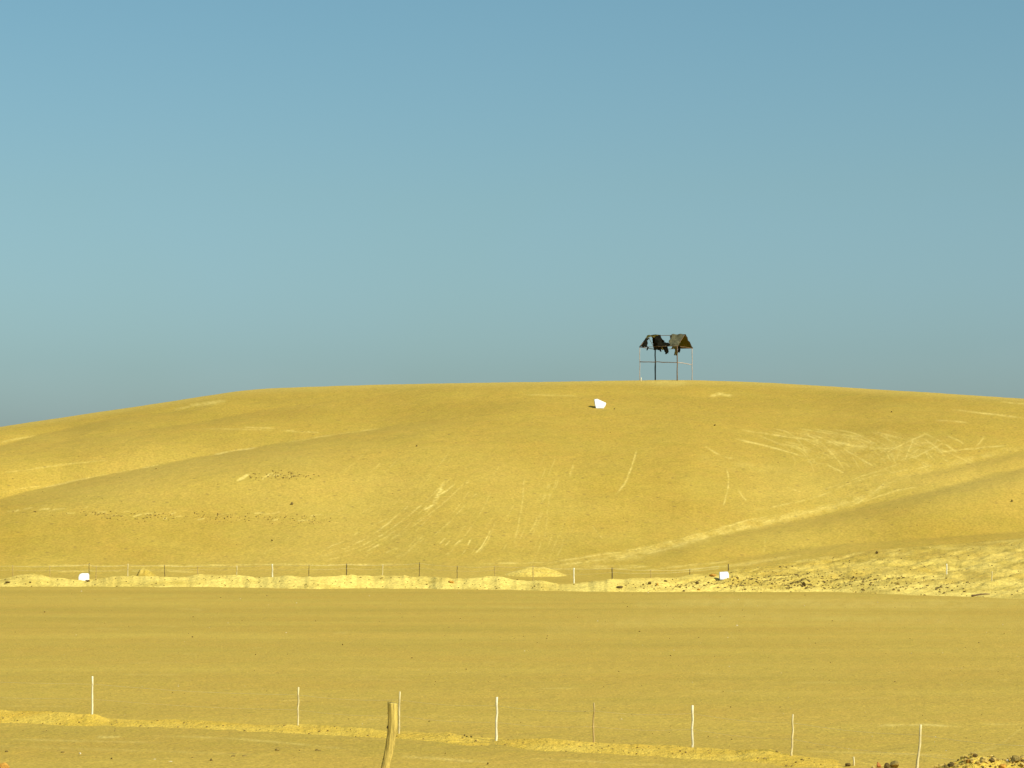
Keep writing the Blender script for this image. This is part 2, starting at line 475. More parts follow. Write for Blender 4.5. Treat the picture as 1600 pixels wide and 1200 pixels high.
# right: criss-cross of wheel tracks
CR = [[(1207, 678), (1263, 688), (1320, 696), (1400, 702)], [(1243, 668), (1334, 682), (1362, 685)], [(1252, 674), (1286, 693), (1309, 719), (1323, 739)],
      [(1263, 676), (1309, 696), (1343, 716), (1374, 733)], [(1331, 713), (1345, 736), (1351, 744)], [(1343, 688), (1365, 708), (1388, 722)],
      [(1399, 685), (1391, 716)], [(1428, 685), (1413, 722)], [(1447, 688), (1433, 719)], [(1442, 685), (1462, 699), (1476, 713)], [(1462, 685), (1498, 710)],
      [(1538, 682), (1521, 705)], [(1226, 759), (1255, 771)], [(1272, 770), (1345, 746), (1413, 722)], [(1490, 640), (1600, 654)], [(1561, 628), (1610, 632)],
      [(1462, 657), (1515, 661)], [(1462, 708), (1575, 696)], [(1153, 764), (1160, 776), (1167, 784)], [(1135, 730), (1140, 755), (1130, 795)], [(1152, 765), (1163, 780)],
      [(995, 702), (990, 722), (977, 755), (962, 772)], [(1100, 697), (1130, 715), (1150, 717)], [(925, 820), (942, 842)], [(1197, 835), (1193, 865)],
      [(1150, 686), (1210, 700), (1260, 715)], [(1290, 725), (1325, 742)], [(1300, 690), (1350, 700)], [(1380, 710), (1420, 690), (1450, 676)], [(1405, 722), (1440, 700)],
      [(1415, 720), (1450, 706), (1480, 690)], [(1160, 672), (1240, 684)], [(1360, 722), (1400, 742)], [(1440, 690), (1452, 720)], [(1395, 725), (1380, 700), (1350, 684)]]
for q in CR:
    t(1.1, rg.uniform(.35, .62), *q)
for k in range(60):                       # long sweeping tracks towards the trail
    x = rg.uniform(1180, 1420); y = rg.uniform(668, 700); dx = rg.uniform(40, 130)
    t(rg.uniform(.8, 1.3), rg.uniform(.15, .4), (x, y), (x + dx * .45, y + rg.uniform(4, 14)), (x + dx * .8, y + rg.uniform(18, 32)), (x + dx, y + rg.uniform(34, 52)))
for k in range(38):
    x = rg.uniform(1240, 1520); y = rg.uniform(672, 728); an = rg.uniform(0, 3.14); L = rg.uniform(10, 40)
    t(1.1, rg.uniform(.15, .42), (x, y), (x + L * math.cos(an), y + 0.45 * L * math.sin(an)))
t(16, .22, (1280, 690), (1380, 705), (1460, 700)); t(16, .2, (1390, 735), (1330, 775), (1230, 808)); t(10, .18, (1100, 720), (1200, 735), (1300, 745))
# trail up the valley
t(7.0, .40, (860, 888), (950, 875), (1050, 852), (1150, 826), (1250, 804), (1340, 783), (1385, 758), (1440, 736))
t(1.6, .55, (820, 890), (900, 880), (1000, 868), (1100, 842), (1150, 828), (1250, 804), (1345, 785))
t(1.4, .5, (830, 884), (930, 868), (1000, 858), (1090, 836), (1160, 816), (1240, 800))
t(1.8, .6, (1330, 792), (1352, 780), (1375, 762), (1385, 752)); t(1.5, .45, (1340, 788), (1400, 766), (1440, 760))
t(1.4, .4, (1160, 800), (1200, 795), (1270, 780), (1340, 750), (1410, 735), (1500, 720))
t(5, .25, (1400, 750), (1500, 722), (1600, 700))
t(1.3, .5, (800, 893), (880, 889), (1000, 887)); t(1.3, .4, (900, 885), (1010, 884)); t(1.5, .6, (960, 889), (1012, 885))
t(1.6, .4, (1000, 892), (1080, 882), (1150, 875)); t(2.5, .35, (1050, 892), (1150, 882), (1250, 868))
t(1.2, .6, (10, 885), (120, 883), (250, 884), (420, 883), (700, 880)); t(1.2, .5, (60, 893), (200, 891), (330, 893)); t(1.2, .5, (720, 880), (860, 878))
t(1.5, .65, (1108, 618), (1122, 616.5), (1130, 616.5), (1145, 618.5)); t(1.3, .45, (1116, 614.5), (1132, 614.5)); t(1.1, .3, (820, 617), (900, 618)); t(1.0, .5, (985, 596), (1050, 596))
t(5, .30, (1000, 597), (1080, 597))
HDt = np.zeros_like(HX)
HDt = np.minimum(1, 1.15 * strokes(HPX, HY, [(p, h * 1.15, q) for p, h, q in T], HDt))
# broad, faint: cleaner sand low on the face, stony crust high up
HDt = np.maximum(HDt, np.clip(0.16 * sstep(640, 760, HY) * (0.6 + 1.2 * fbm(HPX * 0.004, HY * 0.012, 71, 3)), 0, 0.3))
HDt = np.maximum(HDt, 0.22 * np.exp(-((HY - sil[None, :]) / 6) ** 2))
HZ = HZ + 0.10 * HDt * vnoise(HX * 1.5, HD * 1.5, 77) * rough
# back of the hill
back = [(1.5, 0.0), (4, 0.04), (8, 0.25), (14, 0.8), (25, 2.2), (45, 6), (80, 13), (130, 21), (190, 26)]
bx, bd, bz = [], [], []
for dd, dz in back:
    D = HD[-1] + dd
    bx.append((cx - 800) / FPX * D); bd.append(D); bz.append(np.maximum(HZ[-1] - dz, -0.6))
AX = np.vstack([HX, bx]); AD = np.vstack([HD, bd]); AZ = np.vstack([HZ, bz])
AT = np.vstack([HDt, np.repeat(HDt[-1:], len(back), 0) * 0.6])
tag(link('hill', grid_mesh('hill', AX, AD, AZ, {'disturbed': AT}), M_HILL), kind='structure')

def hill_at(px, py, lift=0.0):
    c = int(np.argmin(np.abs(cx - px)))
    col = HY[:, c]
    r = (col[0] - py) / (col[0] - col[-1]) * (NR - 1)
    r = min(max(r, 0), NR - 1.001)
    i = int(r); f = r - i
    g = lambda a: float(a[i, c] * (1 - f) + a[i + 1, c] * f)
    D = g(HD)
    return Vector((float(unproj(px, D)), D, g(HZ) + lift))

def surf_z(X, Y):
    """height of the hill sheet at a world point near its crest"""
    px = 800 + FPX * X / Y
    c = int(np.argmin(np.abs(cx - px)))
    return float(np.interp(Y, AD[:, c], AZ[:, c]))

# ---- far sand bank along the far fence
BF = line([(-400, 916), (0, 917.5), (300, 918), (400, 919), (480, 921), (600, 920), (800, 923), (950, 926), (1300, 926), (1420, 931), (1500, 933), (1600, 937), (2000, 950)])
BC = line([(-400, 903), (0, 903), (30, 900), (60, 899), (110, 904), (150, 903), (200, 901), (260, 901), (300, 900), (350, 899), (400, 901), (445, 899), (500, 902),
           (570, 900), (600, 899), (650, 901), (700, 903), (760, 902), (800, 905), (850, 907), (872, 912), (900, 910), (950, 907), (1000, 905), (1050, 902), (1100, 896),
           (1150, 889), (1200, 883), (1250, 875), (1300, 867), (1400, 857), (1500, 849), (1600, 841), (2000, 820)])
BDP = line([(-400, 4.5), (850, 4.5), (1000, 6), (1150, 12), (1300, 30), (1450, 48), (1600, 60), (2000, 75)])
bcx = np.concatenate([np.linspace(-400, -30, 60)[:-1], np.linspace(-30, 1630, 1250), np.linspace(1630, 2000, 40)[1:]])
NB = 90
yf = BF(bcx) + (1.0 - .75 * sstep(900, 1200, bcx)) * fbm(bcx * 0.02, bcx * 0, 81, 4)
yc = BC(bcx) + (1 - .75 * sstep(950, 1250, bcx)) * (4.2 * fbm(bcx * 0.022, bcx * 0, 82, 3) + 1.2 * fbm(bcx * 0.12, bcx * 0, 87, 2))
bs = np.linspace(0, 1, NB)[:, None]
BY = yf[None] + (yc - yf)[None] * bs
BPX = np.repeat(bcx[None], NB, 0)
Df = FPX * (CAM_H + 0.05) / (yf - HOR)
BD = Df[None] + BDP(bcx)[None] * bs ** 1.15
BX = (BPX - 800) / FPX * BD
BZ = CAM_H + (HOR - BY) / FPX * BD
env = np.sin(np.pi * np.clip(bs, 0, 1)) ** 0.6
right = sstep(900, 1200, BPX)
BZ = BZ + env * ((0.06 + 0.2 * right) * fbm(BX * 0.4, BD * 0.45 + bs * 1.7, 83, 3) + (0.045 + 0.17 * right) * fbm(BX * 1.1, BD * 0.9 + bs * 3.0, 84, 4))
# gullies and dug furrows on the right hand bank, running obliquely
BZ = BZ + right * env * 0.24 * fbm((BX - 0.55 * (BD - 210)) * 0.9, (BD + BX * .3) * 0.10, 85, 3)
bt = np.clip(0.80 + 0.7 * fbm(BX * 0.3, BD * 0.3 + bs, 86, 4) - right * bs ** .8 * 0.72 - right * 0.02, 0.05, 1)
BT2 = np.zeros_like(BX)
TB = []
for k in range(60):
    x = rg.uniform(1100, 1600); y = rg.uniform(float(BC(x)) + 4, float(BF(x)) - 8); L = rg.uniform(15, 60)
    TB.append(([(x, y), (x + L, y - L * 0.35)], rg.uniform(1, 2.2), rg.uniform(.3, .8)))
BT2 = strokes(BPX, BY, TB, BT2)
bt = np.maximum(bt, BT2)
bkx, bkd, bkz, bkt = [], [], [], []
for dd, fr in ((0.6, 0.97), (1.4, 0.8), (2.4, 0.5), (3.6, 0.2), (5, -0.1)):
    D = BD[-1] + dd
    bkx.append((bcx - 800) / FPX * D); bkd.append(D); bkz.append(np.minimum(BZ[-1] * fr, BZ[-1]) - 0.05); bkt.append(bt[-1] * .8)
tag(link('sand_bank', grid_mesh('sand_bank', np.vstack([BX, bkx]), np.vstack([BD, bkd]), np.vstack([BZ, bkz]), {'disturbed': np.vstack([bt, bkt])}), M_BANK), kind='structure')

def bank_at(px, py, lift=0.0):
    c = int(np.argmin(np.abs(bcx - px)))
    r = (BY[0, c] - py) / (BY[0, c] - BY[-1, c]) * (NB - 1)
    r = min(max(r, 0), NB - 1.001)
    i = int(r); f = r - i
    g = lambda a: float(a[i, c] * (1 - f) + a[i + 1, c] * f)
    D = g(BD)
    return Vector((float(unproj(px, D)), D, g(BZ) + lift))

# ---- near sand bank along the near fence
NC_ = line([(-60, 1106), (0, 1109), (100, 1113), (150, 1116), (170, 1123), (210, 1125), (300, 1125), (350, 1128), (400, 1134), (440, 1132), (500, 1132), (530, 1135), (580, 1139),
            (620, 1146), (660, 1145), (700, 1144), (720, 1149), (770, 1158), (800, 1155), (860, 1154), (950, 1161), (1000, 1164), (1050, 1165), (1150, 1172), (1200, 1170), (1240, 1181),
            (1300, 1191), (1350, 1201), (1500, 1222), (1800, 1262)])
NF_ = line([(-60, 1126), (0, 1130), (150, 1137), (300, 1141), (400, 1148), (480, 1150), (600, 1158), (700, 1163), (800, 1172), (950, 1181), (1100, 1188), (1200, 1196), (1300, 1206), (1500, 1236), (1800, 1285)])
ncx = np.concatenate([np.linspace(-700, -61, 40), np.linspace(-60, 1640, 1000), np.linspace(1650, 2100, 30)])
nyf = NF_(ncx) + 1.2 * fbm(ncx * 0.025, ncx * 0, 91, 4) + np.minimum(ncx + 60, 0) * 0.05
nyc = NC_(ncx) + 1.8 * fbm(ncx * 0.04, ncx * 0, 92, 4) + np.minimum(ncx + 60, 0) * 0.05
NN = 40
ns = np.linspace(0, 1, NN)[:, None]
NY = nyf[None] + (nyc - nyf)[None] * ns
NPX = np.repeat(ncx[None], NN, 0)
nD = FPX * (CAM_H + 0.04) / (nyf - HOR)
ND = nD[None] + 2.1 * ns ** 1.2
NX = (NPX - 800) / FPX * ND
NZ = CAM_H + (HOR - NY) / FPX * ND + np.sin(np.pi * ns) ** .6 * (0.035 * fbm(NX * 1.1, ND * 1.1 + ns, 93, 3) + 0.018 * fbm(NX * 4, ND * 4 + ns * 2, 94, 2))
nt_ = np.clip(0.45 + 1.1 * fbm(NX * 0.5, ND * 0.8, 95, 4), 0, 1)
nx2, nd2, nz2, nt2 = [], [], [], []
for dd, fr in ((0.25, .9), (.6, .6), (1.0, .25), (1.5, -0.1)):
    D = ND[-1] + dd
    nx2.append((ncx - 800) / FPX * D); nd2.append(D); nz2.append(NZ[-1] * fr - 0.02); nt2.append(nt_[-1])
tag(link('sand_bank', grid_mesh('sand_bank', np.vstack([NX, nx2]), np.vstack([ND, nd2]), np.vstack([NZ, nz2]), {'disturbed': np.vstack([nt_, nt2])}), M_NBANK), kind='structure')

def nbank_at(px, py, lift=0.0):
    c = int(np.argmin(np.abs(ncx - px)))
    r = (NY[0, c] - py) / (NY[0, c] - NY[-1, c]) * (NN - 1)
    r = min(max(r, 0), NN - 1.001)
    i = int(r)
    D = float(ND[i, c])
    return Vector((float(unproj(px, D)), D, float(NZ[i, c]) + lift))

# ------------------------------------------------------------------ object shapes
def tube_bm(bm, pts, rads, seg=8, wob=0.0, rnd=None, cap=True):
    rnd = rnd or random
    rings = []
    for i, (p, r) in enumerate(zip(pts, rads)):
        p = Vector(p)
        d = (Vector(pts[min(i + 1, len(pts) - 1)]) - Vector(pts[max(i - 1, 0)])).normalized()
        u = d.orthogonal().normalized() if abs(d.z) < 0.9 else d.cross(Vector((0, 1, 0))).normalized()
        v = d.cross(u)
        rings.append([bm.verts.new(p + (u * math.cos(2 * math.pi * k / seg) + v * math.sin(2 * math.pi * k / seg)) * r * (1 + rnd.uniform(-wob, wob))) for k in range(seg)])
    for a, b in zip(rings[:-1], rings[1:]):
        for k in range(seg):
            bm.faces.new((a[k], a[(k + 1) % seg], b[(k + 1) % seg], b[k]))
    if cap:
        bm.faces.new(list(reversed(rings[0]))); bm.faces.new(rings[-1])
    return bm

def to_mesh(name, bm, smooth=False):
    bmesh.ops.recalc_face_normals(bm, faces=bm.faces)
    me = bpy.data.meshes.new(name)
    bm.to_mesh(me); bm.free()
    if smooth:
        me.polygons.foreach_set('use_smooth', np.ones(len(me.polygons), dtype=bool))
    return me

def rock_bm(bm, c, size, rnd, sub=2, flat=0.7, jag=0.28):
    """an angular lump: icosphere pushed in by random planes"""
    res = bmesh.ops.create_icosphere(bm, subdivisions=sub, radius=1.0)
    vs_ = res['verts']
    planes = [(Vector((rnd.gauss(0, 1), rnd.gauss(0, 1), rnd.gauss(0, 1))).normalized(), rnd.uniform(0.42, 0.85)) for _ in range(11)]
    sx, sy, sz = size[0] / 2, size[1] / 2, size[2] / 2
    for v in vs_:
        p = v.co.copy()
        for n, h in planes:
            d = p.dot(n)
            if d > h:
                p -= n * (d - h) * 0.92
        p *= 1 + rnd.uniform(-jag, jag) * 0.25
        v.co = Vector((c[0] + p.x * sx * 1.15, c[1] + p.y * sy * 1.15, c[2] + p.z * sz * 1.15))
    return vs_

def rock(name, loc, size, mat, label, cat='stone', group=None, seed=0, sub=2, sink=0.25):
    rnd = random.Random(seed)
    bm = bmesh.new()
    rock_bm(bm, (0, 0, size[2] * (0.5 - sink)), size, rnd, sub)
    o = link(name, to_mesh(name, bm), mat)
    o.location = loc
    o.rotation_euler = (0, 0, rnd.uniform(0, 6.28))
    return tag(o, label, cat, group)

# ------------------------------------------------------------------ shelter on the hilltop
SP = hill_at(1041, 594.2)
SP.y += 3.4
SP.x += 2.2 / 12
SP.z += 0.14
SCALE = FPX / SP.y               # px per metre at the shelter
shelter = empty('shelter', (SP.x, SP.y, SP.z))
tag(shelter, 'ruined open shelter with a torn dark tarpaulin roof on the hilltop', 'shelter')
base = Vector((SP.x, SP.y, SP.z))
# local frame: gable direction a (to the right and away), ridge direction b (to the right and nearer)
ax = 27.0 / SCALE; bxx = 56.5 / SCALE
ay = bxx * 0.95; by = -ax * 0.95
EZ = 51.5 / SCALE; RZ = 70.6 / SCALE
a_v = Vector((ax, ay, 0)); b_v = Vector((bxx, by, 0))
P00 = -(a_v + b_v) / 2
def loc(fa, fb, z):
    """fa across the gable (0 front eave, 1 back eave), fb along the ridge"""
    p = P00 + a_v * fa + b_v * fb
    return Vector((p.x, p.y, z))
def roofz(fa):
    return EZ + (RZ - EZ) * (1 - abs(fa - 0.5) * 2)
def gz(fa, fb):
    p = loc(fa, fb, 0) + base
    return surf_z(p.x, p.y) - base.z
def pole(name, p0, p1, r0, r1, mat, seed, n=6, bend=0.04, label=None):
    rnd = random.Random(seed)
    pts, rs = [], []
    for i in range(n + 1):
        f = i / n
        p = Vector(p0).lerp(Vector(p1), f)
        k = math.sin(math.pi * f)
        p += Vector((rnd.uniform(-bend, bend), rnd.uniform(-bend, bend), rnd.uniform(-bend, bend) * .6)) * k
        pts.append(p); rs.append((r0 + (r1 - r0) * f) * rnd.uniform(.9, 1.1))
    bm = tube_bm(bmesh.new(), pts, rs, 8, 0.06, rnd)
    o = link(name, to_mesh(name, bm, True), mat, shelter)
    if label: o['label'] = label
    return o
pole('post', loc(0, 0, gz(0, 0) - .4), loc(0, 0, EZ), .05, .05, M_POLE_P, 1)
pole('post', loc(1, 0, gz(1, 0) - .4), loc(1, 0, EZ), .10, .09, M_POLE_K, 2, label='thick black painted post, darkened for shade')
pole('post', loc(0, 1, gz(0, 1) - .4), loc(0, 1, EZ), .075, .07, M_POLE_B, 3)
pole('post', loc(1, 1, gz(1, 1) - .4), loc(1, 1, EZ), .055, .05, M_POLE_P, 4)
pole('ridge_pole', loc(.5, -.01, RZ), loc(.5, 1.01, RZ), .04, .04, M_POLE_B, 5)
pole('eave_pole', loc(0, -.02, EZ), loc(0, 1.02, EZ), .035, .035, M_POLE_B, 6)
pole('eave_pole', loc(1, -.02, EZ), loc(1, 1.02, EZ), .035, .035, M_POLE_B, 7)
pole('tie_beam', loc(0, 0, EZ), loc(1, 0, EZ), .045, .045, M_POLE_B, 8)
pole('tie_beam', loc(0, 1, EZ), loc(1, 1, EZ), .045, .045, M_POLE_B, 9)
for k, (f0, f1, s_) in enumerate(((0, .5, 0), (1, .5, 0), (0, .5, 1), (1, .5, 1))):
    pole('rafter', loc(f0, s_, EZ), loc(f1, s_, RZ), 0.036, .036, M_POLE_B, 20 + k, bend=.02)
HZ_ = 27.0 / SCALE
pole('rail', loc(0, 0, HZ_ + .15), loc(0, 1, HZ_ - .08), .055, .05, M_POLE_B, 31, 8, .10)
pole('rail', loc(0, 1, HZ_ - .05), loc(1, 1, HZ_ - .12), .06, .055, M_POLE_P, 32, 6, .06)

def cloth(name, corner_fn, outline, mat, seed, n=14, sag=0.10, thick=0.012, label=None):
    """ragged tarpaulin piece: polygon (u,v) triangulated on a fine grid, mapped onto the roof by corner_fn, with sag and creases"""
    rnd = random.Random(seed)
    xs = [p[0] for p in outline]; ys = [p[1] for p in outline]
    bm = bmesh.new()
    def inside(x, y):
        c = False; j = len(outline) - 1
        for i in range(len(outline)):
            (xi, yi), (xj, yj) = outline[i], outline[j]
            if (yi > y) != (yj > y) and x < (xj - xi) * (y - yi) / (yj - yi + 1e-12) + xi:
                c = not c
            j = i
        return c
    N = n * 2
    vm = {}
    def gv(i, j):
        if (i, j) not in vm:
            x = min(xs) + (max(xs) - min(xs)) * i / N; y = min(ys) + (max(ys) - min(ys)) * j / N
            jx = float(vnoise(np.array([i * .9]), np.array([j * .9]), seed)[0]) * (max(xs) - min(xs)) / N * .9
            p = corner_fn(x + jx, y)
            cz = float(fbm(np.array([x * 9.0]), np.array([y * 5.0]), seed + 3, 3)[0])
            p = p + Vector((cz * .10, -cz * .16, -sag * math.sin(math.pi * min(max(y, 0), 1)) + cz * .22 - .0))
            vm[(i, j)] = bm.verts.new(p)
        return vm[(i, j)]
    for i in range(N):
        for j in range(N):
            x = min(xs) + (max(xs) - min(xs)) * (i + .5) / N; y = min(ys) + (max(ys) - min(ys)) * (j + .5) / N
            if inside(x, y):
                bm.faces.new((gv(i, j), gv(i + 1, j), gv(i + 1, j + 1), gv(i, j + 1)))
    bmesh.ops.recalc_face_normals(bm, faces=bm.faces)
    geom = bmesh.ops.solidify(bm, geom=list(bm.faces), thickness=thick)
    o = link(name, to_mesh(name, bm, True), mat, shelter)
    if label: o['label'] = label
    return o
# (x along the ridge 0..1, y 0 at the ridge .. 1 at the eave)
front_slope = lambda x, y: loc(.5 - .5 * y, x, RZ - (RZ - EZ) * y + .05)
back_slope = lambda x, y: loc(.5 + .5 * y, x, RZ - (RZ - EZ) * y + .05)
cloth('roof_tarpaulin', front_slope, [(.63, -.02), (1.0, -.02), (1.0, .55), (1.02, .98), (.90, 1.03), (.78, .95), (.66, 1.0), (.68, .82), (.74, .72), (.66, .45), (.70, .3)], M_CLOTHG, 41, 16, .12, label='grey sunlit sheet on the right of the front slope')
cloth('roof_tarpaulin', front_slope, [(-.01, .30), (.10, .20), (.08, .45), (.14, .62), (.18, .9), (.22, 1.02), (-.02, 1.02)], M_CLOTHK, 42, 10, .05, label='dark scrap at the left corner')
cloth('roof_tarpaulin', front_slope, [(-.01, -.02), (.30, -.02), (.26, .12), (.2, .2), (.14, .13), (.05, .22), (-.01, .3)], M_CLOTHO, 43, 10, .05, label='olive strip along the ridge')
cloth('roof_tarpaulin', front_slope, [(.22, .0), (.34, .02), (.44, .32), (.50, .60), (.60, .62), (.69, .66), (.78, .80), (.80, 1.03), (.40, 1.03), (.46, .85), (.34, .62), (.26, .34)], M_CLOTHK, 48, 16, .04, label='black torn sheet hanging across the middle')
cloth('roof_tarpaulin', back_slope, [(.10, -.02), (.34, -.02), (.36, .4), (.32, .75), (.30, 1.02), (-.01, 1.02), (.0, .75), (.06, .4)], M_CLOTHK, 44, 14, .08, label='black sheet on the left of the back slope')
cloth('roof_tarpaulin', back_slope, [(.62, -.02), (1.02, -.02), (1.02, 1.03), (.52, 1.03), (.56, .6), (.55, .3)], M_CLOTHO, 45, 14, .06, label='olive sheet on the right of the back slope')
# hanging tatters
def tatter(fa, fb, w, L, mat, seed, off=0.0):
    rnd = random.Random(seed)
    p = loc(fa, fb, EZ)
    d = b_v.normalized()
    bm = bmesh.new()
    n = 7
    rows = []
    for i in range(n + 1):
        f = i / n
        ww = w * (1 - .15 * f + rnd.uniform(-.18, .18))
        sh = off * f * L + .10 * math.sin(3 * f + seed)
        row = []
        for j in range(5):
            g = j / 4 - .5
            dz = -L * f * (1 + (rnd.uniform(-.12, .14) if i == n else 0))
            row.append(bm.verts.new(p + d * (g * ww + sh) + Vector((0, .12 * math.sin(g * 9 + seed) * f, dz))))
        rows.append(row)
    for a, b in zip(rows[:-1], rows[1:]):
        for j in range(4):
            bm.faces.new((a[j], a[j + 1], b[j + 1], b[j]))
    bmesh.ops.recalc_face_normals(bm, faces=bm.faces)
    bmesh.ops.solidify(bm, geom=list(bm.faces), thickness=.012)
    return link('tatter', to_mesh('tatter', bm, True), mat, shelter)
U = 1 / 10.667 / SCALE      # one pixel of the enlarged study, in metres
for (xz, wz, lz, m_, sd_, of) in ((440, 26, 55, M_CLOTHK, 1, 0), (575, 70, 55, M_CLOTHK, 2, .2), (655, 45, 80, M_CLOTHK, 3, .1), (690, 30, 60, M_CLOTHO, 4, .0),
                                  (742, 75, 118, M_CLOTHK, 5, .05), (905, 50, 145, M_CLOTHO, 6, -.12), (945, 50, 115, M_CLOTHK, 7, .08), (860, 50, 40, M_CLOTHO, 8, 0)):
    fb = (xz - 318) / 607.0
    tatter(0.0, fb, wz * U, lz * U, m_, sd_, of)
tag(link('stake', to_mesh('stake', tube_bm(bmesh.new(), [(0, 0, -.2), (.02, 0, .25), (.06, 0, .52)], [.06, .06, .05], 7), True), M_POSTW),
    'short white stake at the foot of the left shelter post', 'stake').location = hill_at(1001.5, 595.5)

# ------------------------------------------------------------------ white markers
def hull_thing(name, pts, mat, loc_, label, cat):
    bm = bmesh.new()
    for p in pts:
        bm.verts.new(p)
    r = bmesh.ops.convex_hull(bm, input=list(bm.verts))
    bmesh.ops.delete(bm, geom=[v for v in bm.verts if not v.link_faces], context='VERTS')
    bmesh.ops.bevel(bm, geom=list(bm.edges), offset=.05, segments=2, affect='EDGES', clamp_overlap=True)
    o = link(name, to_mesh(name, bm), mat)
    o.location = loc_
    return tag(o, label, cat)
def outline_block(out, depth, s, rnd):
    pts = []
    for (x, y) in out:
        for k, sh in ((-depth / 2, .92), (0, 1.0), (depth / 2, .9)):
            pts.append((x / s * sh + rnd.uniform(-.03, .03), k * (1.25 - .045 * y if k < 0 else 1) * (1 + rnd.uniform(-.05, .05)), y / s))
    return pts
rb = random.Random(3)
p = hill_at(938, 637.0); s_ = FPX / p.y
hull_thing('white_boulder', outline_block([(-10, 12.5), (-9, 13.6), (-5, 13.8), (7.5, 8.4), (9, 7.4), (8, 3), (5, -1.0), (-7.5, -1.0), (-8.6, 3)], 1.0, s_, rb), M_WHITE, p,
           'large white painted boulder with a sloping top on the hill below the shelter', 'boulder')
p = bank_at(131, 903.6); s_ = FPX / p.y
hull_thing('white_block', outline_block([(-8.6, -1), (-8.6, 5), (-7, 9), (-3, 10.8), (6, 10.8), (8, 9), (8.4, -1)], .7, s_, rb), M_WHITE, p + Vector((0, .1, 0)),
           'rounded white block on the far sand bank beside a dark fence post, at left', 'block')
p = bank_at(1131, 906.0); s_ = FPX / p.y
hull_thing('white_block', outline_block([(-7.4, -1), (-7.6, 10.4), (5.6, 11.2), (6.6, 8.6), (8, 7.6), (8, -1)], .7, s_, rb), M_WHITE, p + Vector((0, .1, 0)),
           'square white block on the stony part of the far sand bank', 'block')

# ------------------------------------------------------------------ far fence
FENCE_D = line([(-300, 238), (0, 236.5), (500, 232.5), (800, 230), (1000, 228), (1150, 231), (1600, 226)])
def stick(name, foot, top, r, mat, seed, parent, label=None, bend=.02, seg=7):
    rnd = random.Random(seed)
    n = 7
    pts, rs = [], []
    o_ = parent.location if parent else Vector((0, 0, 0))
    for i in range(n + 1):
        f = i / n
        q = Vector(foot).lerp(Vector(top), f) - o_
        if 0 < i < n:
            q += Vector((rnd.uniform(-bend, bend), rnd.uniform(-bend, bend), 0))
        pts.append(q); rs.append(r * (1.06 - .16 * f) * rnd.uniform(.9, 1.1))
    ob = link(name, to_mesh(name, tube_bm(bmesh.new(), pts, rs, seg, .1, rnd), True), mat, parent)
    if label: ob['label'] = label
    return ob
far = empty('wire_fence', (0, 233, 0))
tag(far, 'distant wire fence of mixed dark and pale posts along the far sand bank', 'fence')
FP = [(-44, 882, 'P'), (20, 883, 'T'), (78, 884, 'T'), (139.5, 880, 'D'), (150.5, 884, 'T'), (200, 881, 'P'), (257, 882.5, 'D'), (309, 884, 'T'), (370, 884, 'P'), (425.5, 881.5, 'W'), (483, 882, 'D'),
      (541.5, 880.5, 'K'), (598, 882, 'P'), (655.5, 878.5, 'D'), (714.5, 884, 'D'), (773, 884, 'T'), (833, 884, 'T'), (897, 887.5, 'W'), (956.5, 887, 'K'), (1017, 890, 'T'), (1078, 889, 'D'),
      (1138, 881, 'K'), (1238, 888, 'T'), (1300, 886, 'T'), (1360, 884, 'T'), (1420, 883, 'T'), (1479, 881, 'W'), (1550, 893, 'P'), (1610, 888, 'P')]
tops = []
for i, (px, py, k) in enumerate(FP):
    if 1238 <= px < 1479:
        continue
    if px < 1200:
        D = float(BD[-1, int(np.argmin(np.abs(bcx - px)))]) + .3
        zb = float(BZ[-1, int(np.argmin(np.abs(bcx - px)))]) - .55
    else:
        q = bank_at(px, py + 17)
        D = q.y; zb = q.z - .3
    tp = Vector((float(unproj(px, D)), D, float(zrow(py, D))))
    ft = Vector((tp.x + random.uniform(-.05, .05), D, zb))
    r = {'W': .07, 'K': .055, 'D': .036, 'P': .045, 'T': .034}[k]
    mt = {'W': M_POSTW, 'K': M_POSTD, 'D': M_POSTD, 'P': M_POST, 'T': M_POSTT}[k]
    lb = {'W': 'thick whitish post', 'K': 'thick black post', 'D': 'thin dark post', 'P': 'pale post', 'T': 'thin tan post'}[k]
    stick('fence_post', ft, tp, r, mt, 100 + i, far, lb)
    if px < 1200:
        tops.append((tp, zb))
for hfrac, rad in ((.93, .009), (.60, .006)):
    pts = []
    for (a, za), (b, zb) in zip(tops[:-1], tops[1:]):
        for f in np.linspace(0, 1, 5)[:-1]:
            pa = Vector((a.x, a.y - .06, za + .5 + (a.z - za - .5) * hfrac)); pb = Vector((b.x, b.y - .06, zb + .5 + (b.z - zb - .5) * hfrac))
            q = pa.lerp(pb, float(f)); q.z -= .06 * math.sin(math.pi * f)
            pts.append(q - far.location)
    link('wire', to_mesh('wire', tube_bm(bmesh.new(), pts, [rad] * len(pts), 5), True), M_WIRE, far)

